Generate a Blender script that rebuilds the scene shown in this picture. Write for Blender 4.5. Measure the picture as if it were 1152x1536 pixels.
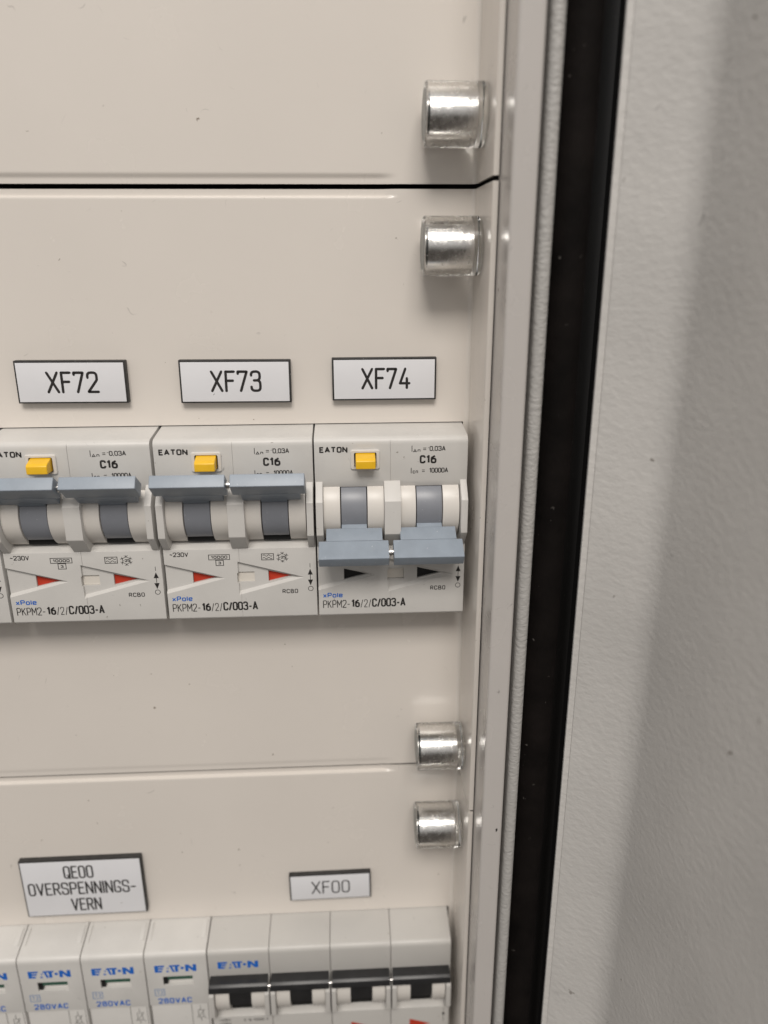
import bpy, bmesh, math, random
from mathutils import Vector, Matrix
for o in list(bpy.data.objects): bpy.data.objects.remove(o)
S = bpy.context.scene
COL = S.collection
MM = 0.001
random.seed(7)

# ------------------------------------------------------------------ camera
def camera():
    p, r, y = -0.3224, 0.0031, -0.0509
    Rz = Matrix.Rotation(y, 3, 'Z'); Rx = Matrix.Rotation(p, 3, 'X'); Ry = Matrix.Rotation(r, 3, 'Y')
    M = Rz @ Rx @ Ry
    right, fwd, up = M.col[0], M.col[1], M.col[2]
    cam = bpy.data.cameras.new('camera'); o = bpy.data.objects.new('camera', cam); COL.objects.link(o)
    m = Matrix((right, up, -fwd)).transposed().to_4x4()
    m.translation = Vector((-28.34, -181.53, 60.85)) * MM
    o.matrix_world = m
    cam.sensor_fit = 'VERTICAL'; cam.sensor_height = 36; cam.lens = 36 * 1153.9 / 1536
    cam.clip_start = 0.005; cam.clip_end = 20
    cam.dof.use_dof = True; cam.dof.focus_distance = 0.180; cam.dof.aperture_fstop = 9.5
    S.camera = o
camera()

# ------------------------------------------------------------------ light
w = bpy.data.worlds.new('World'); S.world = w; w.use_nodes = True
nt = w.node_tree; nt.nodes.clear()
out = nt.nodes.new('ShaderNodeOutputWorld'); bg = nt.nodes.new('ShaderNodeBackground')
tc = nt.nodes.new('ShaderNodeTexCoord'); sx = nt.nodes.new('ShaderNodeSeparateXYZ')
mr = nt.nodes.new('ShaderNodeMapRange'); cr = nt.nodes.new('ShaderNodeValToRGB')
nt.links.new(tc.outputs['Generated'], sx.inputs[0]); nt.links.new(sx.outputs['Z'], mr.inputs['Value'])
mr.inputs['From Min'].default_value = -1; mr.inputs['From Max'].default_value = 1
nt.links.new(mr.outputs[0], cr.inputs[0]); nt.links.new(cr.outputs[0], bg.inputs[0]); nt.links.new(bg.outputs[0], out.inputs[0])
cr.color_ramp.elements[0].color = (0.07, 0.062, 0.055, 1); cr.color_ramp.elements[0].position = 0.34
cr.color_ramp.elements[1].color = (0.70, 0.68, 0.66, 1); cr.color_ramp.elements[1].position = 0.72
bg.inputs[1].default_value = 1.02

def area(name, loc, aim, size, power, col):
    l = bpy.data.lights.new(name, 'AREA'); l.shape = 'RECTANGLE'; l.size = size[0]; l.size_y = size[1]
    l.energy = power; l.color = col
    o = bpy.data.objects.new(name, l); COL.objects.link(o)
    o.location = Vector(loc)
    d = Vector(aim) - Vector(loc)
    o.rotation_euler = d.to_track_quat('-Z', 'Y').to_euler()
    return o
area('ceiling_light', (-0.08, -1.15, 1.25), (0, 0, 0), (0.80, 0.50), 21.8, (1.0, 0.945, 0.885))

S.view_settings.view_transform = 'Standard'
try: S.view_settings.look = 'None'
except Exception: pass
S.view_settings.exposure = 0; S.view_settings.gamma = 1
S.render.engine = 'CYCLES'
S.cycles.max_bounces = 14; S.cycles.transmission_bounces = 12; S.cycles.glossy_bounces = 8
S.cycles.caustics_refractive = True; S.cycles.caustics_reflective = True; S.cycles.blur_glossy = 0.5

# ------------------------------------------------------------------ materials
def mat(name, col, rough=0.5, spec=0.5, metal=0.0, bump=0.0, bscale=1500, bstretch=(1,1,1), var=0.0, vscale=60,
        specks=0.0, speck_col=(0.05,0.045,0.04), speck_scale=450, rvar=0.0, coat=0.0, bdetail=2, tint=None, scuff=0.0, scuff_scale=70):
    m = bpy.data.materials.new(name); m.use_nodes = True
    n = m.node_tree.nodes; L = m.node_tree.links
    b = n['Principled BSDF']
    b.inputs['Base Color'].default_value = (*col, 1); b.inputs['Roughness'].default_value = rough
    b.inputs['Specular IOR Level'].default_value = spec; b.inputs['Metallic'].default_value = metal
    if coat: b.inputs['Coat Weight'].default_value = coat; b.inputs['Coat Roughness'].default_value = 0.12
    tc = n.new('ShaderNodeNewGeometry')
    def noise(scale, detail=2, stretch=(1,1,1), rot=None):
        mp = n.new('ShaderNodeMapping'); mp.inputs['Scale'].default_value = stretch
        L.new(tc.outputs['Position'], mp.inputs[0])
        q = n.new('ShaderNodeTexNoise'); q.inputs['Scale'].default_value = scale; q.inputs['Detail'].default_value = detail
        L.new(mp.outputs[0], q.inputs['Vector']); return q
    cur = None
    if var:
        q = noise(vscale, 4); mx = n.new('ShaderNodeMix'); mx.data_type = 'RGBA'
        mx.inputs['A'].default_value = (*[c*(1-var) for c in col], 1)
        t = tint or col
        mx.inputs['B'].default_value = (*[min(1, c*(1+var)) for c in t], 1)
        r = n.new('ShaderNodeMapRange'); r.inputs['From Min'].default_value = .3; r.inputs['From Max'].default_value = .7
        L.new(q.outputs['Fac'], r.inputs[0]); L.new(r.outputs[0], mx.inputs['Factor']); cur = mx.outputs['Result']
    if specks:
        v = n.new('ShaderNodeTexVoronoi'); v.inputs['Scale'].default_value = speck_scale
        v.inputs['Randomness'].default_value = 1
        q0 = noise(speck_scale*3, 2)
        wv = n.new('ShaderNodeMix'); wv.data_type = 'RGBA'; wv.blend_type = 'LINEAR_LIGHT'; wv.inputs['Factor'].default_value = 0.0009*450/speck_scale
        L.new(tc.outputs['Position'], wv.inputs['A']); L.new(q0.outputs['Color'], wv.inputs['B'])
        L.new(wv.outputs['Result'], v.inputs['Vector'])
        # size per cell: only a few cells carry a speck
        sc = n.new('ShaderNodeSeparateColor'); L.new(v.outputs['Color'], sc.inputs[0])
        r1 = n.new('ShaderNodeMapRange'); r1.inputs['From Min'].default_value = 1 - specks; r1.inputs['From Max'].default_value = 1
        r1.inputs['To Min'].default_value = 0; r1.inputs['To Max'].default_value = 0.16
        L.new(sc.outputs[0], r1.inputs[0])
        lt = n.new('ShaderNodeMath'); lt.operation = 'LESS_THAN'; L.new(v.outputs['Distance'], lt.inputs[0]); L.new(r1.outputs[0], lt.inputs[1])
        f = n.new('ShaderNodeMath'); f.operation = 'MULTIPLY'; L.new(lt.outputs[0], f.inputs[0]); L.new(sc.outputs[1], f.inputs[1])
        mx = n.new('ShaderNodeMix'); mx.data_type = 'RGBA'
        if cur: L.new(cur, mx.inputs['A'])
        else: mx.inputs['A'].default_value = (*col, 1)
        mx.inputs['B'].default_value = (*speck_col, 1); L.new(f.outputs[0], mx.inputs['Factor']); cur = mx.outputs['Result']
    if scuff:
        q = noise(scuff_scale, 2); q.inputs['Distortion'].default_value = 1.2
        a = n.new('ShaderNodeMath'); a.operation = 'SUBTRACT'; L.new(q.outputs['Fac'], a.inputs[0]); a.inputs[1].default_value = .5
        c = n.new('ShaderNodeMath'); c.operation = 'ABSOLUTE'; L.new(a.outputs[0], c.inputs[0])
        d = n.new('ShaderNodeMapRange'); d.inputs['From Min'].default_value = .0016; d.inputs['From Max'].default_value = .0045
        d.inputs['To Min'].default_value = 1; d.inputs['To Max'].default_value = 0; L.new(c.outputs[0], d.inputs[0])
        q2 = noise(scuff_scale*3.1, 1); e = n.new('ShaderNodeMapRange'); e.inputs['From Min'].default_value = .66; e.inputs['From Max'].default_value = .74
        L.new(q2.outputs['Fac'], e.inputs[0])
        f = n.new('ShaderNodeMath'); f.operation = 'MULTIPLY'; L.new(d.outputs[0], f.inputs[0]); L.new(e.outputs[0], f.inputs[1])
        g = n.new('ShaderNodeMath'); g.operation = 'MULTIPLY'; L.new(f.outputs[0], g.inputs[0]); g.inputs[1].default_value = scuff
        mx = n.new('ShaderNodeMix'); mx.data_type = 'RGBA'
        if cur: L.new(cur, mx.inputs['A'])
        else: mx.inputs['A'].default_value = (*col, 1)
        mx.inputs['B'].default_value = (*[v*.45 for v in col], 1); L.new(g.outputs[0], mx.inputs['Factor']); cur = mx.outputs['Result']
    if cur: L.new(cur, b.inputs['Base Color'])
    if rvar:
        q = noise(vscale*2.3, 5); r = n.new('ShaderNodeMapRange')
        r.inputs['From Min'].default_value = .3; r.inputs['From Max'].default_value = .7
        r.inputs['To Min'].default_value = rough - rvar; r.inputs['To Max'].default_value = rough + rvar
        L.new(q.outputs['Fac'], r.inputs[0]); L.new(r.outputs[0], b.inputs['Roughness'])
    if bump:
        q = noise(bscale, bdetail, bstretch); bp = n.new('ShaderNodeBump'); bp.inputs['Strength'].default_value = 1
        bp.inputs['Distance'].default_value = bump*MM
        L.new(q.outputs['Fac'], bp.inputs['Height']); L.new(bp.outputs[0], b.inputs['Normal'])
    return m

M = {}
M['plate'] = mat('cream_powder_coat', (0.67,0.625,0.575), .24, .5, bump=.012, bscale=420, var=.018, vscale=25, specks=.08, speck_scale=620, speck_col=(.25,.21,.17), rvar=.05, scuff=.6)
M['frame'] = mat('grey_frame_paint', (0.47,0.445,0.425), .24, .5, bump=.010, bscale=380, var=.03, vscale=35, specks=.03, speck_scale=350, rvar=.07, scuff=.7, scuff_scale=110)
M['bead'] = mat('textured_grey_paint', (0.385,0.375,0.36), .45, .5, bump=.30, bscale=850, bstretch=(1,1,1.5), var=.04, vscale=200, bdetail=3)
M['door'] = mat('orange_peel_grey_paint', (0.52,0.505,0.485), .45, .5, bump=.15, bscale=560, bstretch=(1,1,1.4), var=.075, vscale=30, bdetail=3, specks=.05, speck_scale=260, speck_col=(.2,.18,.16), scuff=.5, rvar=.08)
M['rubber'] = mat('black_rubber', (0.0055,0.0042,0.0038), .75, .10, bump=.12, bscale=500, var=.5, vscale=120, specks=.35, speck_scale=520, speck_col=(.14,.13,.12))
M['dark'] = mat('painted_gap_shade', (0.006,0.006,0.006), .9, .1)  # near-black colour that stands in for shade inside the gaps
M['plastic'] = mat('light_grey_plastic', (0.575,0.56,0.535), .42, .45, bump=.010, bscale=1300, var=.03, vscale=140, scuff=.7, scuff_scale=130, specks=.10, speck_scale=600, speck_col=(.25,.23,.2))
M['plastic_grey'] = mat('mid_grey_plastic', (0.49,0.475,0.45), .42, .45, bump=.006, bscale=1800, var=.02, vscale=90, scuff=.7, scuff_scale=130, specks=.10, speck_scale=600, speck_col=(.25,.23,.2))
M['drum'] = mat('off_white_plastic', (0.63,0.60,0.56), .36, .45, var=.015, vscale=120)
M['pale'] = mat('pale_insert_plastic', (0.66,0.62,0.56), .4, .45, var=.02, vscale=150)
M['blue_grey'] = mat('blue_grey_plastic', (0.25,0.29,0.34), .40, .5, bump=.014, bscale=1600, var=.06, vscale=300, specks=.35, speck_scale=1500, speck_col=(.55,.57,.6))
M['hub'] = mat('slate_plastic', (0.205,0.215,0.24), .36, .5, var=.05, vscale=200, specks=.40, speck_scale=1500, speck_col=(.5,.5,.52))
M['black_plastic'] = mat('black_plastic', (0.018,0.018,0.019), .38, .5, bump=.02, bscale=1200, bstretch=(.3,1,1), var=.2, vscale=300, specks=.10, speck_scale=900, speck_col=(.2,.2,.2))
M['yellow'] = mat('yellow_plastic', (0.80,0.47,0.018), .34, .5, var=.04, vscale=300)
M['red'] = mat('red_indicator', (0.46,0.04,0.018), .45, .4, var=.08, vscale=300)
M['green'] = mat('green_indicator', (0.03,0.09,0.06), .4, .5)
M['black'] = mat('black_indicator', (0.008,0.008,0.008), .5, .4)
M['ink'] = mat('black_ink', (0.022,0.020,0.019), .6, .3)
M['blue_ink'] = mat('blue_ink', (0.012,0.12,0.48), .55, .3)
M['pale_ink'] = mat('pale_blue_ink', (0.12,0.22,0.42), .55, .3)
M['steel'] = mat('bright_steel', (0.72,0.70,0.68), .22, .5, metal=1, rvar=.08, vscale=400)
M['core'] = mat('turned_aluminium', (0.84,0.83,0.82), .22, .5, metal=1, bump=.022, bscale=700, bstretch=(2.5,1,1), rvar=.10, vscale=350, bdetail=4)
M['tag_black'] = mat('black_laminate', (0.028,0.027,0.026), .5, .4, bump=.06, bscale=1400, var=.3, vscale=700, specks=.12, speck_scale=1300, speck_col=(.3,.3,.3))
M['tag_white'] = mat('white_laminate', (0.69,0.69,0.71), .38, .45, var=.015, vscale=120, specks=.03, speck_scale=700)
M['teal'] = mat('grey_green_plug', (0.085,0.105,0.105), .25, .5, var=.2, vscale=300)
def glass():
    m = bpy.data.materials.new('clear_acrylic'); m.use_nodes = True
    b = m.node_tree.nodes['Principled BSDF']
    b.inputs['Base Color'].default_value = (.965,.965,.95,1); b.inputs['Roughness'].default_value = .03
    b.inputs['IOR'].default_value = 1.47; b.inputs['Transmission Weight'].default_value = 1
    tc = m.node_tree.nodes.new('ShaderNodeTexCoord'); q = m.node_tree.nodes.new('ShaderNodeTexNoise'); q.inputs['Scale'].default_value = 260
    bp = m.node_tree.nodes.new('ShaderNodeBump'); bp.inputs['Strength'].default_value = 1; bp.inputs['Distance'].default_value = .05*MM
    m.node_tree.links.new(tc.outputs['Object'], q.inputs['Vector']); m.node_tree.links.new(q.outputs['Fac'], bp.inputs['Height'])
    m.node_tree.links.new(bp.outputs[0], b.inputs['Normal'])
    return m
M['glass'] = glass()

# ------------------------------------------------------------------ mesh helpers (all in millimetres, scaled on build)
class MB:
    def __init__(self): self.bm = bmesh.new()
    def add(self, bm, bevel=0.0, seg=2, ang=25):
        if bevel:
            es = [e for e in bm.edges if len(e.link_faces) == 2 and e.calc_face_angle(0) > math.radians(ang)]
            bmesh.ops.bevel(bm, geom=es, offset=bevel, segments=seg, profile=.6, affect='EDGES', clamp_overlap=True)
        me = bpy.data.meshes.new('tmp'); bm.to_mesh(me); bm.free(); self.bm.from_mesh(me); bpy.data.meshes.remove(me)
        return self
    def prism(self, pts, a0, a1, axis='x', bevel=0.0, seg=2, ang=25):
        """pts: (y,z) for axis x; (x,z) for axis y; (x,y) for axis z"""
        bm = bmesh.new()
        def v(p, a):
            return {'x': (a, p[0], p[1]), 'y': (p[0], a, p[1]), 'z': (p[0], p[1], a)}[axis]
        A = [bm.verts.new(v(p, a0)) for p in pts]; Bv = [bm.verts.new(v(p, a1)) for p in pts]
        n = len(pts)
        bm.faces.new(A); bm.faces.new(Bv[::-1])
        for i in range(n): bm.faces.new((A[i], Bv[i], Bv[(i+1) % n], A[(i+1) % n]))
        bmesh.ops.recalc_face_normals(bm, faces=bm.faces)
        return self.add(bm, bevel, seg, ang)
    def box(self, x0, x1, y0, y1, z0, z1, bevel=0.0, seg=2):
        return self.prism([(x0, z0), (x1, z0), (x1, z1), (x0, z1)], y0, y1, 'y', bevel, seg)
    def rprism(self, x0, x1, y0, y1, z0, z1, r, bevel=0.0):
        return self.prism(rrect(x0, x1, z0, z1, r), y0, y1, 'y', bevel, 1, 40)
    def mesh(self, name='m', smooth=30):
        me = bpy.data.meshes.new(name); self.bm.to_mesh(me); self.bm.free()
        for p in me.polygons: p.use_smooth = True
        me.set_sharp_from_angle(angle=math.radians(smooth))
        return me
    def build(self, name, material, parent=None, smooth=30):
        me = self.mesh(name, smooth); return link(name, me, material, parent)

def link(name, me, material, parent=None):
    me.transform(Matrix.Scale(MM, 4)); me.materials.clear(); me.materials.append(material)
    o = bpy.data.objects.new(name, me); COL.objects.link(o)
    if parent: o.parent = parent
    return o

def rrect(x0, x1, z0, z1, r, n=4):
    pts = []
    for cx, cz, a in ((x1-r, z1-r, 0), (x0+r, z1-r, 90), (x0+r, z0+r, 180), (x1-r, z0+r, 270)):
        for i in range(n+1):
            t = math.radians(a + 90*i/n); pts.append((cx+r*math.cos(t), cz+r*math.sin(t)))
    return pts
def arc(cx, cy, r, a0, a1, n):
    return [(cx+r*math.cos(math.radians(a0+(a1-a0)*i/n)), cy+r*math.sin(math.radians(a0+(a1-a0)*i/n))) for i in range(n+1)]

def difference(base, cutters):
    """base mesh minus cutter meshes (millimetres)"""
    ob = bpy.data.objects.new('b', base); COL.objects.link(ob); cs = []
    for c in cutters:
        co = bpy.data.objects.new('c', c); COL.objects.link(co); cs.append(co)
        md = ob.modifiers.new('d', 'BOOLEAN'); md.operation = 'DIFFERENCE'; md.object = co; md.solver = 'EXACT'
    dg = bpy.context.evaluated_depsgraph_get(); dg.update()
    me = bpy.data.meshes.new_from_object(ob.evaluated_get(dg))
    for o in cs + [ob]:
        d = o.data; bpy.data.objects.remove(o); bpy.data.meshes.remove(d)
    for p in me.polygons: p.use_smooth = True
    me.set_sharp_from_angle(angle=math.radians(28))
    return me

def frustum(outer, inner, y_out, y_in):
    """closed solid between polygon outer at y_out and polygon inner at y_in"""
    bm = bmesh.new()
    A = [bm.verts.new((x, y_out, z)) for x, z in outer]; Bv = [bm.verts.new((x, y_in, z)) for x, z in inner]
    bm.faces.new(A); bm.faces.new(Bv[::-1]); n = len(A)
    for i in range(n): bm.faces.new((A[i], Bv[i], Bv[(i+1) % n], A[(i+1) % n]))
    bmesh.ops.recalc_face_normals(bm, faces=bm.faces)
    me = bpy.data.meshes.new('f'); bm.to_mesh(me); bm.free(); return me

# ------------------------------------------------------------------ single-stroke lettering
def fillet(pts, r, closed):
    n = len(pts); out = []
    for i, p in enumerate(pts):
        if r <= 0 or (not closed and i in (0, n-1)): out.append(p); continue
        a = Vector(pts[i-1]); b = Vector(p); c = Vector(pts[(i+1) % n])
        u = (a-b); v = (c-b); lu, lv = u.length, v.length
        if lu < 1e-6 or lv < 1e-6: continue
        u /= lu; v /= lv
        th = u.angle(v)
        if th > 3.0: out.append(p); continue
        fl = .5
        d = min(r/math.tan(th/2), lu*(fl if closed or 0 < i-1 else 1), lv*(fl if closed or i+1 < n-1 else 1))
        p0 = b+u*d; p1 = b+v*d
        for k in range(6):
            t = k/5
            q = p0*(1-t)**2 + b*2*t*(1-t)*.98 + p1*t*t + b*(.02*2*t*(1-t)); out.append((q.x, q.y))
    return out
G = {  # glyph: (width, [ (points, closed, corner radius) ])
 '0': (.5, [([(0,0),(.5,0),(.5,1),(0,1)],1,.25)]), 'O': (.5, [([(0,0),(.5,0),(.5,1),(0,1)],1,.25)]),
 '1': (.26, [([(0,.76),(.2,1),(.2,0)],0,0)]),
 '2': (.5, [([(0,.74),(0,1),(.5,1),(.5,.62),(0,0.02),(0,0),(.53,0)],0,.2)]),
 '3': (.5, [([(0,.8),(0,1),(.48,1),(.48,.54),(.16,.54)],0,.2),([(.16,.54),(.5,.54),(.5,0),(0,0),(0,.2)],0,.2)]),
 '4': (.54, [([(.3,1),(0,.24),(.54,.24)],0,0),([(.4,.5),(.4,0)],0,0)]),
 '5': (.5, [([(.46,1),(.04,1),(.02,.57)],0,0),([(.02,.57),(.5,.64),(.5,0),(0,0),(0,.18)],0,.2)]),
 '6': (.5, [([(.42,1),(0,.72),(0,0),(.5,0),(.5,.58),(.03,.58)],0,.22)]),
 '7': (.5, [([(0,.9),(0,1),(.5,1),(.14,0)],0,.02)]),
 '8': (.5, [([(0,0),(.5,0),(.5,.53),(0,.53)],1,.2),([(.03,.55),(.47,.55),(.47,1),(.03,1)],1,.2)]),
 'A': (.56, [([(0,0),(.28,1),(.56,0)],0,0),([(.1,.3),(.46,.3)],0,0)]),
 'B': (.5, [([(0,0),(0,1)],0,0),([(0,1),(.44,1),(.44,.53),(0,.53)],0,.18),([(0,.53),(.5,.53),(.5,0),(0,0)],0,.2)]),
 'C': (.5, [([(.5,.72),(.5,1),(0,1),(0,0),(.5,0),(.5,.28)],0,.24)]),
 'E': (.44, [([(.44,1),(0,1),(0,0),(.46,0)],0,0),([(0,.53),(.38,.53)],0,0)]),
 'F': (.44, [([(.46,1),(0,1),(0,0)],0,0),([(0,.53),(.38,.53)],0,0)]),
 'G': (.5, [([(.5,.76),(.5,1),(0,1),(0,0),(.5,0),(.5,.45),(.28,.45)],0,.22)]),
 'I': (.0, [([(0,0),(0,1)],0,0)]),
 'K': (.5, [([(0,0),(0,1)],0,0),([(.48,1),(0,.42)],0,0),([(.15,.6),(.5,0)],0,0)]),
 'M': (.62, [([(0,0),(0,1),(.31,.35),(.62,1),(.62,0)],0,0)]),
 'N': (.52, [([(0,0),(0,1),(.52,0),(.52,1)],0,0)]),
 'P': (.5, [([(0,0),(0,1)],0,0),([(0,1),(.5,1),(.5,.46),(0,.46)],0,.22)]),
 'Q': (.5, [([(0,0),(.5,0),(.5,1),(0,1)],1,.25),([(.3,.24),(.52,-.04)],0,0)]),
 'R': (.5, [([(0,0),(0,1)],0,0),([(0,1),(.48,1),(.48,.48),(0,.48)],0,.22),([(.24,.48),(.52,0)],0,0)]),
 'S': (.5, [([(.5,.76),(.5,1),(0,1),(0,.55),(.5,.48),(.5,0),(0,0),(0,.24)],0,.2)]),
 'T': (.54, [([(0,1),(.54,1)],0,0),([(.27,1),(.27,0)],0,0)]),
 'V': (.54, [([(0,1),(.27,0),(.54,1)],0,0)]), 'X': (.56, [([(0,1),(.56,0)],0,0),([(.56,1),(0,0)],0,0)]),
 '-': (.34, [([(0,.42),(.34,.42)],0,0)]), '=': (.42, [([(0,.3),(.42,.3)],0,0),([(0,.58),(.42,.58)],0,0)]),
 '~': (.42, [([(0,.42),(.1,.6),(.3,.38),(.42,.55)],0,.1)]),
 ',': (.08, [([(.08,.08),(.02,-.16)],0,0)]), '/': (.34, [([(0,-.06),(.34,1.02)],0,0)]),
 'x': (.42, [([(0,.7),(.42,0)],0,0),([(.42,.7),(0,0)],0,0)]), 'o': (.44, [([(0,0),(.44,0),(.44,.7),(0,.7)],1,.21)]),
 'l': (.0, [([(0,0),(0,1)],0,0)]), 'e': (.44, [([(.03,.36),(.44,.36),(.44,.7),(0,.7),(0,0),(.42,0),(.42,.14)],0,.16)]),
 'n': (.4, [([(0,0),(0,.7)],0,0),([(0,.45),(0,.7),(.4,.7),(.4,0)],0,.18)]),
 'c': (.38, [([(.38,.52),(.38,.7),(0,.7),(0,0),(.38,0),(.38,.18)],0,.18)]),
 'D': (.5, [([(0,0),(.25,.8),(.5,0)],1,0)]), '.': (.06, [([(0,.0),(.06,.0)],0,0)]),
 ' ': (.3, []),
}
class Ink:
    def __init__(self, y): self.bm = bmesh.new(); self.y = y; self.k = 0
    def ribbon(self, pts, sw, closed=False, cap=True):
        P = [Vector(p) for p in pts]
        Q = [P[0]]
        for p in P[1:]:
            if (p-Q[-1]).length > sw*.02: Q.append(p)
        P = Q; n = len(P)
        if n < 2: return
        if n > 2 and not closed:
            for i in range(1, n-1):
                a_ = P[i]-P[i-1]; b_ = P[i+1]-P[i]
                if a_.angle(b_) > math.radians(75):
                    e = 0 if cap else sw*.35
                    self.ribbon([tuple(p) for p in P[:i]] + [tuple(P[i]+a_.normalized()*e)], sw, False, cap)
                    self.ribbon([tuple(P[i]-b_.normalized()*e)] + [tuple(p) for p in P[i+1:]], sw, False, cap); return
        self.k += 1; y = self.y - .003*(self.k % 7)
        h = sw/2; Lf, Rt = [], []
        for i in range(n):
            a = P[i-1] if (i > 0 or closed) else None; c = P[(i+1) % n] if (i < n-1 or closed) else None
            d1 = (P[i]-a).normalized() if a is not None else None; d2 = (c-P[i]).normalized() if c is not None else None
            if d1 is None: d1 = d2
            if d2 is None: d2 = d1
            n1 = Vector((-d1.y, d1.x)); n2 = Vector((-d2.y, d2.x)); m = n1+n2
            if m.length < .1: m = n1.copy()
            m.normalize(); k = h/max(.45, m.dot(n1))
            Lf.append(P[i]+m*k); Rt.append(P[i]-m*k)
        vl = [self.bm.verts.new((p.x, y, p.y)) for p in Lf]; vr = [self.bm.verts.new((p.x, y, p.y)) for p in Rt]
        for i in range(n if closed else n-1):
            j = (i+1) % n
            try: self.bm.faces.new((vl[i], vr[i], vr[j], vl[j]))
            except ValueError: pass
        if cap and not closed:
            for i, s in ((0, -1), (n-1, 1)):
                d = (P[i]-P[i-s]).normalized(); nn = Vector((-d.y, d.x)); a0 = P[i]
                ring = [vl[i]] + [self.bm.verts.new((*(lambda q: (q.x, y, q.y))(a0+nn*h*math.cos(t)+d*h*math.sin(t)),)) for t in (math.pi*k/6 for k in range(1, 6))] + [vr[i]]
                self.bm.faces.new(ring)
    def poly(self, pts):
        self.k += 1; y = self.y - .003*(self.k % 7)
        self.bm.faces.new([self.bm.verts.new((x, y, z)) for x, z in pts])
    def text(self, s, x0, x1, z0, z1, sw, gap=.2, cap=False, shear=0):
        h = z1-z0; tot = sum(G[c][0] for c in s) + gap*(len(s)-1)
        k = (x1-x0-sw)/tot; x = x0+sw/2; hh = h-sw
        for c in s:
            wd, st = G[c]
            for pts, cl, r in st:
                P = fillet([(px*k, pz*hh) for px, pz in pts], r*min(k, hh)*1.0, cl)
                self.ribbon([(x+px+shear*pz, z0+sw/2+pz) for px, pz in P], sw, bool(cl), cap)
            x += (wd+gap)*k
    def build(self, name, material, parent):
        bmesh.ops.recalc_face_normals(self.bm, faces=self.bm.faces)
        for f in self.bm.faces:
            if f.normal.y > 0: f.normal_flip()
        me = bpy.data.meshes.new(name); self.bm.to_mesh(me); self.bm.free()
        return link(name, me, material, parent)

# ------------------------------------------------------------------ things
def tag(o, label, cat, group=None):
    o['label'] = label; o['category'] = cat
    if group: o['group'] = group
    return o
def empty(name, x, y, z):
    o = bpy.data.objects.new(name, None); o.empty_display_size = .005; COL.objects.link(o); o.location = Vector((x, y, z))*MM; return o
def part_copy(o, parent):
    c = o.copy(); COL.objects.link(c); c.parent = parent
    for ch in [k for k in bpy.data.objects if k.parent == o]: part_copy(ch, c)
    return c

# ---- cabinet body: everything a deep straight extrusion along z
ZB, ZT = -330, 260
cab = empty('switchboard_cabinet', 5, 0, ZB)
tag(cab, 'grey painted steel cabinet edge running top to bottom beside the cream cover panels', 'cabinet')
cab.location = (0, 0, 0)
f = MB()
f.prism([(2.75,60),(2.75,-30.4)] + arc(3.35,-30.4,.6,180,270,5) + [(6.6,-31.0)] + arc(6.9,-30.2,.8,270,350,5) + [(7.7,60)], ZB, ZT, 'z')
f.build('frame_profile', M['frame'], cab)
b = MB()
b.prism([(8.6,-14),(8.6,-29.4)] + arc(9.95,-29.4,1.35,180,350,12) + [(11.25,-14)], ZB, ZT, 'z')
b.build('door_seal_lip', M['bead'], cab)
g = MB()
g.prism([(11.35,0),(11.35,-24.5)] + arc(16.2,-24.0,4.6,185,300,14) + [(27,-10),(27,0)], ZB, ZT, 'z')
g.build('rubber_gasket', M['rubber'], cab)
d = MB(); d.prism([(2.56,-18.5),(2.56,57.5),(2.70,57.5),(2.70,-18.5)], ZB, ZT, 'z'); d.prism([(-260,58),(-260,62),(60,62),(60,58)], ZB, ZT, 'z'); d.prism([(7.72,40),(7.72,-12),(8.5,-12),(8.5,40)], ZB, ZT, 'z')  # black strips and back sheet added so the gaps read as deep shade
d.build('painted_gap_shade', M['dark'], cab)
ch = MB()
ch.prism([(6.2,-71.8),(6.6,-71.2),(6.5,-70.6),(6.1,-70.9)], -31.03, -31.0, 'y')
ch.build('paint_chip', M['ink'], cab)

# ---- open door
door = empty('cabinet_door', 0, 0, 0)
tag(door, 'out-of-focus pale grey cabinet door with rough orange peel paint, swung open at the right', 'door')
out = [(30,-12),(21.15,-31.2),(21.25,-31.6),(22.45,-31.8),(22.5,-32.15)]
p1 = Vector((22.5,-32.15)); p2 = Vector((33.6,-41.0)); p3 = Vector((45.5,-118))
strip = [tuple(p1.lerp(p2, t)) for t in (.25,.5,.75)]
# rounded bend at p2
d1 = (p1-p2).normalized(); d2 = (p3-p2).normalized()
bend = []
for k in range(9):
    t = k/8; q = (p2+d1*3.2)*(1-t)**2 + p2*2*t*(1-t) + (p2+d2*3.2)*t*t; bend.append(tuple(q))
outer = out + strip + bend + [tuple(p3)]
inner = [(x+2.0, y+.35) for x, y in reversed(outer)]
m_ = MB(); m_.prism(outer+inner, ZB, ZT, 'z'); m_.build('door_panel', M['door'], door, 40)

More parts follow.
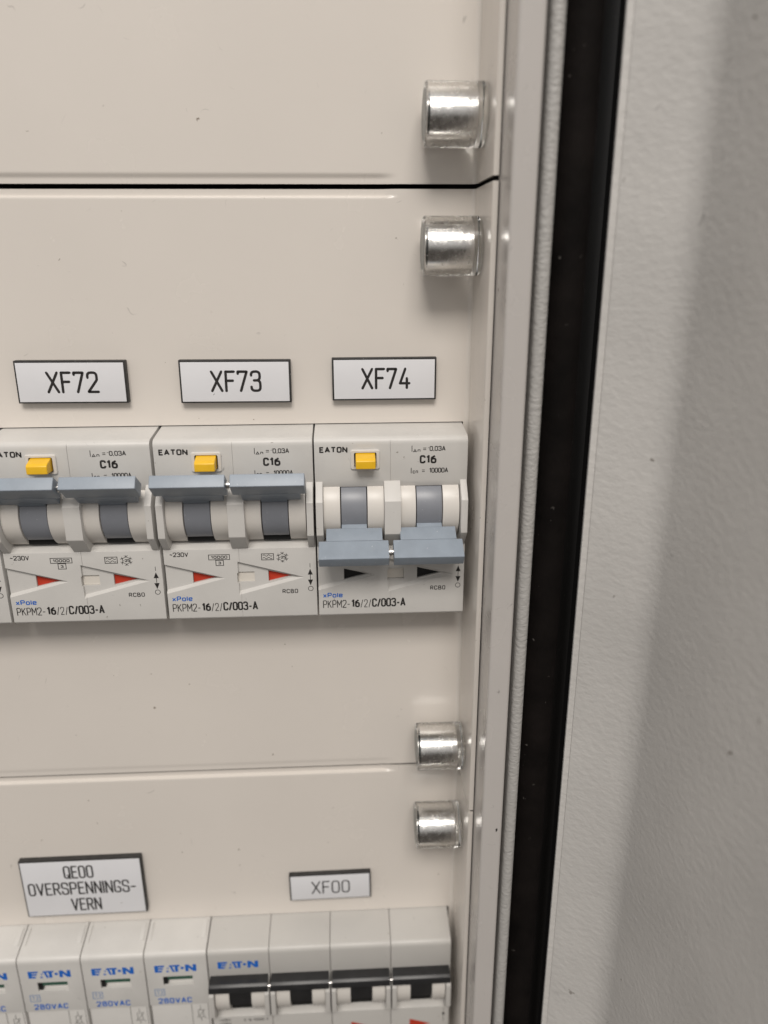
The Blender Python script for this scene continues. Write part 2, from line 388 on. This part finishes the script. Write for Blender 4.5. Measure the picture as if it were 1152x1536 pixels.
# ---- cover plates: pressed trays with a joggled edge and a forward flange on the right
def sstep(t): t = max(0, min(1, t)); return t*t*(3-2*t)
def plate(name, z0, z1, label, cut=None, jog_top=.95, jog_bot=.12):
    t = empty(name, 0, 0, z0); tag(t, label, 'cover panel', 'cream cover panels')
    xs = [-250,-200,-160,-120,-80,-50,-30,-24] + [-22+.6*i for i in range(13)] + [-12,-8,-4,-2]
    prof = []          # cross-section beyond the flat: (x, y) of bend and flange
    R = 1.1
    for k in range(7): a = math.radians(90*k/6); prof.append((.15+R*math.sin(a), -R*(1-math.cos(a))))
    prof += [(1.28,-5),(1.34,-12),(1.40,-19.6)]
    for k in range(1, 5): a = math.radians(90*k/4); prof.append((1.40+.55*(1-math.cos(a)), -19.6-.55*math.sin(a)))
    prof += [(2.5,-20.15)]
    zs = set([z0, z1])
    for e, s in ((z0, 1), (z1, -1)):
        for k in range(22): zs.add(round(e+s*k*.22, 4))
    z = z0+6
    while z < z1-5: zs.add(round(z, 3)); z += 6
    if cut:
        for k in cut[1:3]: zs.add(k)
    if cut:
        xs = sorted(set(xs+[cut[0]]))
    zs = sorted(zs); zs = [z for i, z in enumerate(zs) if i == 0 or z-zs[i-1] > .02]
    bm = bmesh.new(); grid = []
    def jog(x, z):
        fx = 1-sstep((x+20.5)/5.0)
        y = 0
        for e, on in ((z1, jog_top), (z0, jog_bot)):
            y = max(y, on*(1-sstep((abs(z-e)-(1.25 if e == z1 else 1.0))/(.6 if e == z1 else 1.3))))
        return y*fx
    cols = [(x, None) for x in xs] + [(None, p) for p in prof]
    for c, p in cols:
        row = []
        for z in zs:
            if p is None: row.append(bm.verts.new((c, jog(c, z), z)))
            else: row.append(bm.verts.new((p[0], p[1], z)))
        grid.append(row)
    for i in range(len(cols)-1):
        for j in range(len(zs)-1):
            if cut:
                xm = cols[i+1][0]
                if xm is not None and xm <= cut[0]+1e-6 and zs[j] >= cut[1]-1e-6 and zs[j+1] <= cut[2]+1e-6: continue
            bm.faces.new((grid[i][j], grid[i+1][j], grid[i+1][j+1], grid[i][j+1]))
    bmesh.ops.recalc_face_normals(bm, faces=bm.faces)
    fs = [f for f in bm.faces if abs(f.calc_center_median().y) < .01]
    if fs and fs[0].normal.y > 0: bmesh.ops.reverse_faces(bm, faces=bm.faces)
    # thickness
    r = bmesh.ops.solidify(bm, geom=bm.faces[:], thickness=.6)
    for v in bm.verts: v.co.z -= z0
    me = bpy.data.meshes.new('sheet'); bm.to_mesh(me); bm.free()
    for p_ in me.polygons: p_.use_smooth = True
    me.set_sharp_from_angle(angle=math.radians(35))
    link('sheet', me, M['plate'], t)
    return t
plate('cover_panel', 75.55, 225, 'blank cream steel cover panel above the dark seam, uppermost of the three', jog_top=0, jog_bot=.42)
plate('cover_panel', -74.12, 74.55, 'middle cream steel cover panel whose cutout holds the blue-grey switches', cut=(.04, -23.5, 22.75))
plate('cover_panel', -225, -74.9, 'lowest cream steel cover panel, below the thin seam, holding the blue-lettered modules', cut=(.08, -171.4, -125.75))
# narrow return pieces that close the cutout to the flange
# ---- clear knobs on the flange
def knob(z, label):
    t = empty('retaining_knob', 1.25, -7.6, z); tag(t, label, 'knob', 'clear knobs along the flange')
    def cyl(x0, x1, r, bev, n=56):
        return MB().prism([(r*math.cos(2*math.pi*i/n), r*math.sin(2*math.pi*i/n)) for i in range(n)], x0, x1, 'x', bev, 3, 40)
    cyl(-12.3, -.05, 6.15, .55).build('clear_sleeve', M['glass'], t, 45)
    cyl(-11.7, -1.7, 4.2, .3).build('metal_core', M['core'], t, 45)
    cyl(-12.33, -12.1, 4.9, .05).build('end_plug', M['teal'], t, 45)
    return t
knob(88.0, 'clear plastic knob with metal core, topmost, above the dark seam')
knob(62.6, 'clear plastic knob with metal core just below the dark seam, above the XF74 tag')
knob(-63.4, 'clear plastic knob with metal core just above the thin lower seam')
knob(-88.9, 'clear plastic knob with metal core below the thin lower seam, lowest of the four')

# ---- engraved tags
def nameplate(x0, x1, z0, z1, lines, label, th=1.75, lsw=.6, rot=0, dx=0):
    t = empty('engraved_tag', (x0+x1)/2, 0, z0); tag(t, label, 'name tag', 'engraved white name tags')
    W = (x1-x0)/2; H = z1-z0
    MB().box(-W-.26, W+.26, -th, -.02, -.24, H+.24, .14).build('backing', M['tag_black'], t)
    MB().box(-W+.16, W-.16, -th-.16, -th+.02, .12, H-.22, .05).build('white_face', M['tag_white'], t)
    k = Ink(-th-.175)
    for s, a, b_, c, d_ in lines: k.text(s, a, b_, c, d_, lsw, .24, True)
    k.build('engraved_text', M['ink'], t)
    t.rotation_euler.y = math.radians(rot)
    return t
nameplate(-102.9, -78.5, 28.85, 38.1, [('XF72', -5.6, 6.1, 2.1, 7.1)], 'small white engraved tag reading XF72, at the left edge of its row', rot=.3)
nameplate(-66.0, -41.0, 28.5, 37.9, [('XF73', -5.7, 6.0, 2.3, 7.3)], 'small white engraved tag reading XF73, between the other two of its row', rot=.3)
nameplate(-30.9, -7.1, 28.75, 38.1, [('XF74', -5.4, 6.1, 2.3, 7.3)], 'small white engraved tag reading XF74, nearest the flange')
nameplate(-122.7, -89.0, -120.9, -101.6, [('QE00', -5.0, 3.4, 13.1, 17.6), ('OVERSPENNINGS-', -15.6, 14.8, 7.4, 11.9), ('VERN', -4.2, 4.4, 1.5, 6.0)],
      'large white engraved tag with three lines reading QE00 OVERSPENNINGS-VERN', lsw=.5, rot=-.3)
nameplate(-46.9, -23.6, -119.3, -110.6, [('XF00', -5.5, 5.7, 2.0, 6.6)], 'small white engraved tag reading XF00, above the black-levered switch', th=1.5, lsw=.42, rot=-.6)

# ---- switchgear
CY, CZ = -4.6, 4.2                      # lever axis
def pol(r, a): return (CY-r*math.cos(math.radians(a)), CZ+r*math.sin(math.radians(a)))
def lever_mesh(up, x0, x1, n0, n1):
    """one toggle: neck, shoulder and full-width grip, drawn for the position up or down"""
    off = 68 if up else 0
    R0, R1, A = 7.6, 17.7, off
    inner = (pol(R0, -47+A), pol(R0, -22+A)); tip = (pol(R1, -28+A), pol(R1, -37.5+A))
    def cut(r):  # points at fraction r along upper and lower surface
        t = (r-R0)/(R1-R0); u = Vector(inner[1]).lerp(Vector(tip[0]), t); l = Vector(inner[0]).lerp(Vector(tip[1]), t)
        return tuple(u), tuple(l)
    u1, l1 = cut(9.0); u2, l2 = cut(12.6)
    m = MB()
    m.prism([inner[0], l1, u1, inner[1]], n0, n1, 'x', .08)
    m.prism([l1, l2, u2, u1], x0+1.75, x1-1.35, 'x', .10)
    m.prism([l2, tip[1], tip[0], u2], x0, x1, 'x', .22, 3)
    return m
def body_profile(zt=22.5, drop=.9, f=-10.3, bot=-23.1):
    return [(14, zt), (-.4, zt), (-8.9, zt-drop)] + [(f+1.3-1.3*math.sin(math.radians(a)) , zt-drop-1.5+1.45*math.cos(math.radians(a))) for a in (20,40,60,80)] + \
           [(f, zt-drop-1.8), (f, 11.3), (-9.75, 9.7), (-2.5, 9.2), (-2.5, -3.3), (-7.2, -3.5), (f, -4.9), (f, bot+.5), (f+.5, bot), (14, bot)]
GUARD = [(-3, 11.15), (-10.36, 11.22), (-13.9, 7.3), (-13.9, -.7), (-10.4, -4.75), (-3, -4.75)]
def sector(r, a0, a1, n=14):
    r -= .2
    return [(y, z-.5) for y, z in [pol(r, a0+(a1-a0)*i/n) for i in range(n+1)]] + [(CY+2.4, CZ+(r-1)*math.sin(math.radians(a1))), (CY+2.4, CZ+(r-1)*math.sin(math.radians(a0)))]

def symbols(k, full):
    """small pictograms printed under the levers"""
    if full:
        k.text('~230V', 1.42, 5.75, -6.65, -5.5, .19, .22)
        def rect(x0, x1, z0, z1): k.ribbon([(x0,z0),(x1,z0),(x1,z1),(x0,z1)], .16, True)
        rect(10.4, 15.25, -7.55, -6.3); k.text('10000', 10.95, 14.75, -7.3, -6.55, .17, .25)
        rect(12.0, 13.75, -9.05, -7.7); k.text('3', 12.55, 13.2, -8.75, -8.05, .15)
        rect(22.7, 25.5, -7.85, -6.3)
        for zz in (-6.75, -7.4): k.ribbon([(23+.22*i, zz+.2*math.sin(i*1.25)) for i in range(11)], .13)
        c = (27.55, -7.25)
        hx = [(c[0]+1.0*math.cos(math.radians(60*i+30)), c[1]+.95*math.sin(math.radians(60*i+30))) for i in range(6)]
        k.ribbon(hx, .12, True)
        for i in range(6):
            a = math.radians(60*i+30); q = (c[0]+1.35*math.cos(a), c[1]+1.28*math.sin(a))
            k.ribbon([(c[0]+.85*math.cos(a), c[1]+.8*math.sin(a)), q], .11)
            for s in (-1, 1):
                k.ribbon([(c[0]+1.05*math.cos(a), c[1]+1.0*math.sin(a)), (c[0]+1.38*math.cos(a+s*.28), c[1]+1.3*math.sin(a+s*.28))], .1)
        k.text('-25', 26.75, 28.35, -7.6, -6.9, .15, .2)
    # I / arrow / O
    x = 33.95
    k.ribbon([(x, -9.0), (x, -10.0)], .12)
    k.ribbon([(x, -10.9), (x, -14.0)], .14)
    k.poly([(x-.6, -11.9), (x, -10.4), (x+.6, -11.9)]); k.poly([(x-.6, -13.2), (x, -14.7), (x+.6, -13.2)])
    k.ribbon([(x+.58*math.cos(t*math.pi/8), -15.55+.58*math.sin(t*math.pi/8)) for t in range(16)], .14, True)

def rcbo(x, sx, up, label, cover_dy=0):
    t = empty('residual_current_breaker', x, cover_dy, 0); tag(t, label, 'circuit breaker', 'two-module breakers in the middle row')
    t.scale = (sx, 1, 1)
    W = 35.4
    base = MB().prism(body_profile(), 0, W, 'x', .16, 2, 30).mesh()
    F = -10.3
    def grv(x0, zt, zb, xt, zc):  # engraved arrowhead, steep above, sloping ledge below
        o = [(x0, zt), (x0, zb), (xt, zc-.25), (xt+.5, zc), (xt, zc+.12)]
        i = [(x0+.0, zt-.18), (x0+.0, zb+.85), (xt-1.6, zc-.02), (xt-1.3, zc), (xt-1.6, zc+.02)]
        # widen outwards so the cutter passes the face
        return frustum([(a, b_) for a, b_ in o], i, F-.12, F+.75)
    cut = [grv(-.4, -8.35, -16.3, 13.6, -12.3), grv(17.0, -8.15, -16.9, 32.2, -12.5)]
    def tri(x0, x1, y0=-11, y1=F+1.8): return MB().prism([(x0, -13.75), (x1, -12.33), (x0, -10.85)], y0, y1, 'y').mesh()
    cut += [tri(6.25, 12.1), tri(24.0, 29.9)]
    cut.append(MB().box(16.75, 20.75, -11.5, F+1.5, -13.7, -11.1).mesh())
    cut.append(MB().rprism(9.0, 14.35, -11.5, F+2, 14.6, 18.2, .4).mesh())
    cut.append(MB().box(17.44, 17.52, -11, -10.05, 11.0, 30).mesh())
    cut.append(MB().box(17.44, 17.52, -11, -10.12, -30, -4.5).mesh())
    me = difference(base, cut)
    h = link('housing', me, M['plastic'], t)
    g = MB()
    g.prism(GUARD, 15.95, 19.75, 'x', .14); g.build('lever_guard', M['plastic'], t)
    for a, b_ in ((.12, 1.75), (33.75, W-.12)):
        MB().prism(GUARD, a, b_, 'x', .14).build('lever_guard', M['plastic'], t)
    for c in (0, 17.6):
        MB().prism(sector(8.2, -62, 60, 20), 1.8+c, 5.72+c, 'x', .12).build('drum', M['drum'], t)
        MB().prism(sector(8.2, -62, 60, 20), 12.05+c, 15.9+c, 'x', .12).build('drum', M['drum'], t)
        MB().box(5.75+c, 12.02+c, -9.0, -2.6, -3.2, 9).build('slot', M['black'], t)
        o = MB().prism(sector(7.9, -44, 62, 18), 5.95+c, 11.85+c, 'x', .1).build('lever_hub', M['hub'], t)
        lv = lever_mesh(up, .62+c*.975, 16.7+c*.975, 5.95+c, 11.85+c)
        lv.build('lever', M['blue_grey'], t, 25)
    # steel pin that ties both levers
    off = 68 if up else 0; py, pz = pol(14.9, -33+off); n = 14
    MB().prism([(py+.75*math.cos(2*math.pi*i/n), pz+.75*math.sin(2*math.pi*i/n)) for i in range(n)], 16.3, 18.2, 'x').prism(
        [(py+1.0*math.cos(2*math.pi*i/n), pz+1.0*math.sin(2*math.pi*i/n)) for i in range(n)], 16.95, 17.3, 'x').build('link_pin', M['steel'], t, 50)
    # test button in its raised surround
    sur = MB().rprism(8.3, 15.0, F-.45, F+.5, 14.1, 18.7, .5, .15).mesh()
    sur = difference(sur, [MB().rprism(9.1, 14.25, F-2, F+3, 14.35, 18.1, .35).mesh()])
    s_ = link('button_surround', sur, M['drum'], t)
    MB().prism([(-8, 18.0), (F-.3, 17.95), (F-2.9, 17.2), (F-3.4, 16.75), (F-3.4, 14.95), (-8, 14.8)], 9.45, 13.95, 'x', .22, 3).build('test_button', M['yellow'], t)
    # indicator flags
    fl = M['red'] if up else M['black']
    for a, b_ in ((6.3, 12.0), (24.05, 29.8)):
        MB().prism([(a, -13.7), (b_, -12.33), (a, -10.9)], F+1.32, F+1.9, 'y').build('status_flag', fl, t)
    MB().box(16.8, 20.7, F+1.12, F+1.7, -13.65, -11.15).build('status_window', M['pale'], t)
    k = Ink(F-.015)
    k.text('EATON', 1.2, 7.65, 18.05, 19.45, .33, .27)
    k.ribbon([(22.45, 18.1), (22.45, 19.4)], .16); k.text('Dn', 22.75, 24.4, 17.95, 18.75, .16, .3)
    k.text('=', 24.95, 25.8, 18.0, 19.5, .15); k.text('0,03A', 26.5, 30.2, 18.15, 19.3, .2, .2)
    k.ribbon([(26.1,18.9),(26.35,18.9)], .1)
    k.text('C16', 24.25, 28.15, 15.2, 17.2, .44, .3)
    k.ribbon([(22.3, 12.95), (22.3, 14.15)], .16); k.text('cn', 22.65, 23.9, 12.85, 13.8, .16, .3)
    k.text('=', 24.75, 25.55, 12.8, 14.3, .15); k.text('10000A', 26.5, 30.9, 12.95, 14.15, .2, .2)
    k.text('PKPM2-', 1.0, 7.6, -20.9, -18.8, .2, .22); k.text('16', 7.9, 10.0, -20.85, -18.7, .42, .3)
    k.text('/2/', 10.15, 12.75, -20.9, -18.8, .17, .28); k.text('C/003-A', 12.95, 21.2, -20.85, -18.55, .38, .24)
    k.text('RCBO', 27.2, 30.9, -16.65, -15.55, .19, .3)
    symbols(k, True); k.build('printed_text', M['ink'], t)
    k = Ink(F-.015); k.text('xPole', 1.05, 5.85, -18.1, -16.8, .25, .26); k.build('blue_lettering', M['blue_ink'], t)
    return t
rcbo(-35.55, .998, False, 'breaker under the XF74 tag, its blue-grey levers switched down', .0)
rcbo(-71.75, 1.012, True, 'breaker under the XF73 tag, its blue-grey levers switched up')
rcbo(-108.6, 1.022, True, 'breaker under the XF72 tag, its blue-grey levers switched up')
rcbo(-145.4, 1.022, True, 'breaker cut off by the left edge of the photo, only its right edge showing')

def eaton_logo(k, x, z, w, h):
    P = lambda pts: k.poly([(x+a*w/12, z+b_*h/2.75) for a, b_ in pts])
    P([(0,2.75),(0,0),(1.0,0),(1.0,2.75)]); P([(1.0,2.75),(1.0,2.05),(2.75,2.05),(2.95,2.75)])
    P([(1.0,1.75),(1.0,1.1),(2.35,1.1),(2.55,1.75)]); P([(1.0,.7),(1.0,0),(1.95,0),(2.2,.7)])
    P([(3.35,.0),(4.0,0),(4.0,.6),(3.35,.6)]); P([(3.6,1.3),(4.1,1.3),(4.1,1.75),(3.6,1.75)])
    P([(4.35,2.75),(4.1,2.1),(4.5,2.1),(5.1,0),(5.75,0),(4.95,2.75)])
    P([(5.0,2.75),(5.2,2.1),(7.3,2.1),(7.3,2.75)]); P([(5.85,2.1),(5.85,0),(6.75,0),(6.75,2.1)])
    P([(7.95+.52*math.cos(t*math.pi/7), 1.45+.52*math.sin(t*math.pi/7)) for t in range(14)])
    P([(8.8,0),(9.75,0),(9.75,2.75),(8.8,2.75)]); P([(9.75,2.75),(9.75,1.5),(11.0,0),(11.0,1.3)]); P([(11.0,0),(12,0),(12,2.75),(11.0,2.75)])

Z2 = -148.5
# four-pole switch, black levers
def main_switch(x, label):
    t = empty('main_breaker', x, 0, Z2); tag(t, label, 'circuit breaker')
    pw = 17.6; F = -10.3
    prof = body_profile(drop=1.9)
    me = MB().prism(prof, 0, pw-.14, 'x', .14, 2, 30).mesh()
    g1 = MB(); g1.prism(GUARD, .12, 1.5, 'x', .12); g1 = g1.mesh()
    first = None
    for i in range(4):
        m = me.copy(); h = link('pole_housing', m, M['plastic_grey'], t) if i == 0 else None
        if i == 0: first = h
        else:
            h = first.copy(); COL.objects.link(h); h.location.x = i*pw*MM
        for a in (.12, pw-1.65):
            MB().prism(GUARD, a+i*pw, a+1.35+i*pw, 'x', .12).build('lever_guard', M['plastic_grey'], t)
        c = i*pw
        MB().prism(sector(8.2, -62, 60, 20), 1.6+c, 5.6+c, 'x', .12).build('drum', M['drum'], t)
        MB().prism(sector(8.2, -62, 60, 20), 12.0+c, 15.8+c, 'x', .12).build('drum', M['drum'], t)
        MB().box(5.65+c, 11.95+c, -9.0, -2.6, -3.2, 9).build('slot', M['black'], t)
        lv = MB(); lv.prism([(-9, 11.3), (-13.1, 11.2), (-13.9, 10.6), (-14.2, 8.9), (-13.7, 8.3), (-9, 8.3)], .25+c, 17.1+c, 'x', .15); lv.prism([(-4, 9.5), (-13.2, 9.3), (-12.6, 5.6), (-12.2, 2), (-4, 2)], 5.75+c, 11.85+c, 'x', .1)
        lv.build('lever', M['black_plastic'], t, 25)
        if i < 3:
            py, pz = -13.2, 10.0; n = 14
            MB().prism([(py+.45*math.cos(2*math.pi*j/n), pz+.45*math.sin(2*math.pi*j/n)) for j in range(n)], 17.0+c, 17.95+c, 'x').build('link_pin', M['steel'], t, 50)
    k = Ink(F-.015); eaton_logo(k, 2.7, 13.9, 11.6, 2.5); k.build('blue_lettering', M['blue_ink'], t)
    k = Ink(F-.015)
    k.text('~400V', 1.6, 5.2, -6.6, -5.7, .14); k.text('~230V', 1.6, 5.2, -8.1, -7.2, .14)
    k.text('C 16 10000 A', 9.0, 16.2, -6.9, -6.0, .14, .2)
    k.build('printed_text', M['ink'], t)
    k = Ink(F-.015); x = 70.2-1.6; k.ribbon([(x,-5.6),(x,-6.6)], .12); k.poly([(x-.5,-8.2),(x,-6.9),(x+.5,-8.2)]); k.ribbon([(x,-8),(x,-11)], .14)
    k.build('switch_symbol', M['ink'], t)
    for c in (35.2, 52.8):
        MB().prism([(c+5.6, -13.2), (c+11.8, -11.6), (c+5.6, -9.4)], F-.05, F+.3, 'y').build('status_flag', M['red'], t)
    return t
main_switch(-70.75, 'four-pole breaker with black levers under the XF00 tag')

# plug-in surge modules
def surge_body():
    t = empty('surge_module', 0, 0, Z2)
    F = -10.3; W = 17.55
    prof = [(14, 22.5), (-.4, 22.5), (-8.9, 20.6)] + [(F+1.3-1.3*math.sin(math.radians(a)), 19.1+1.45*math.cos(math.radians(a))) for a in (20,40,60,80)] + [(F, 18.6), (F, .9), (-9.2, .75), (14, .75)]
    base = MB().prism(prof, .05, W, 'x', .16, 2, 30).mesh()
    me = difference(base, [MB().box(4.7, 13.2, -12, -9.0, 8.5, 11.9).mesh()])
    link('housing', me, M['plastic'], t)
    MB().box(4.8, 13.1, -9.75, -8.5, 10.1, 11.85).build('status_window', M['green'], t)
    MB().box(4.75, 5.9, -9.85, -8.5, 8.6, 11.2).build('window_edge', M['black'], t)
    low = [(14, .6), (F+.35, .6), (F+.35, -22), (F+.8, -22.5), (14, -22.5)]
    MB().prism(low, .35, W-.35, 'x', .12).build('base_unit', M['plastic'], t)
    # guide ribs on the sloped top
    for a, b_ in ((1.05, 1.25), (15.6, 16.9)):
        r = MB(); r.prism([(-1, 22.75), (-6.2, 21.5), (-6.2, 21.0), (-1, 22.25)], a, b_, 'x', .05); r.build('guide_rib', M['plastic'], t)
    k = Ink(F-.015); eaton_logo(k, 2.6, 13.6, 11.9, 2.55); k.text('280VAC', 2.6, 12.3, 1.6, 3.7, .38, .32); k.build('blue_lettering', M['blue_ink'], t)
    k = Ink(F-.015); k.ribbon([(2.0,4.8),(4.7,4.8),(4.7,7.2),(2.0,7.2)], .2, True); k.text('T', 2.5, 3.35, 5.3, 6.75, .18); k.text('2', 3.6, 4.25, 5.3, 6.75, .18); k.build('pale_lettering', M['pale_ink'], t)
    k = Ink(F+.33)
    k.ribbon([(11.9,.4),(11.9,-14)], .14); k.ribbon([(16.7,.4),(16.7,-14)], .12)
    cx = 14.4
    k.ribbon([(cx,-.3),(cx,-2)], .14); k.ribbon([(cx-.7,-2),(cx+.7,-2),(cx+.7,-4.8),(cx-.7,-4.8)], .14, True); k.ribbon([(cx,-4.8),(cx,-6.4)], .14)
    k.ribbon([(cx-1.3,-4.9),(cx-.9,-4.9),(cx+1.2,-1.8)], .14); k.ribbon([(cx+.9,-4.6),(cx+1.5,-5.4)], .14)
    k.build('printed_text', M['ink'], t)
    return t
SG = 'blue-lettered surge modules in the bottom row'
s0 = surge_body()
labs = ['surge module directly left of the black-levered breaker, its right side touching it',
        'surge module under the middle of the QE00 tag, second from the black-levered breaker',
        'surge module under the left end of the QE00 tag, third from the black-levered breaker',
        'surge module cut off by the left edge of the photo']
for i, lb in enumerate(labs):
    o = s0
    if i:
        o = s0.copy(); COL.objects.link(o)
        for c in [c for c in bpy.data.objects if c.parent == s0]: part_copy(c, o)
    o.location.x = (-70.9-17.78*(i+1))*MM
    tag(o, lb, 'surge protector', SG)
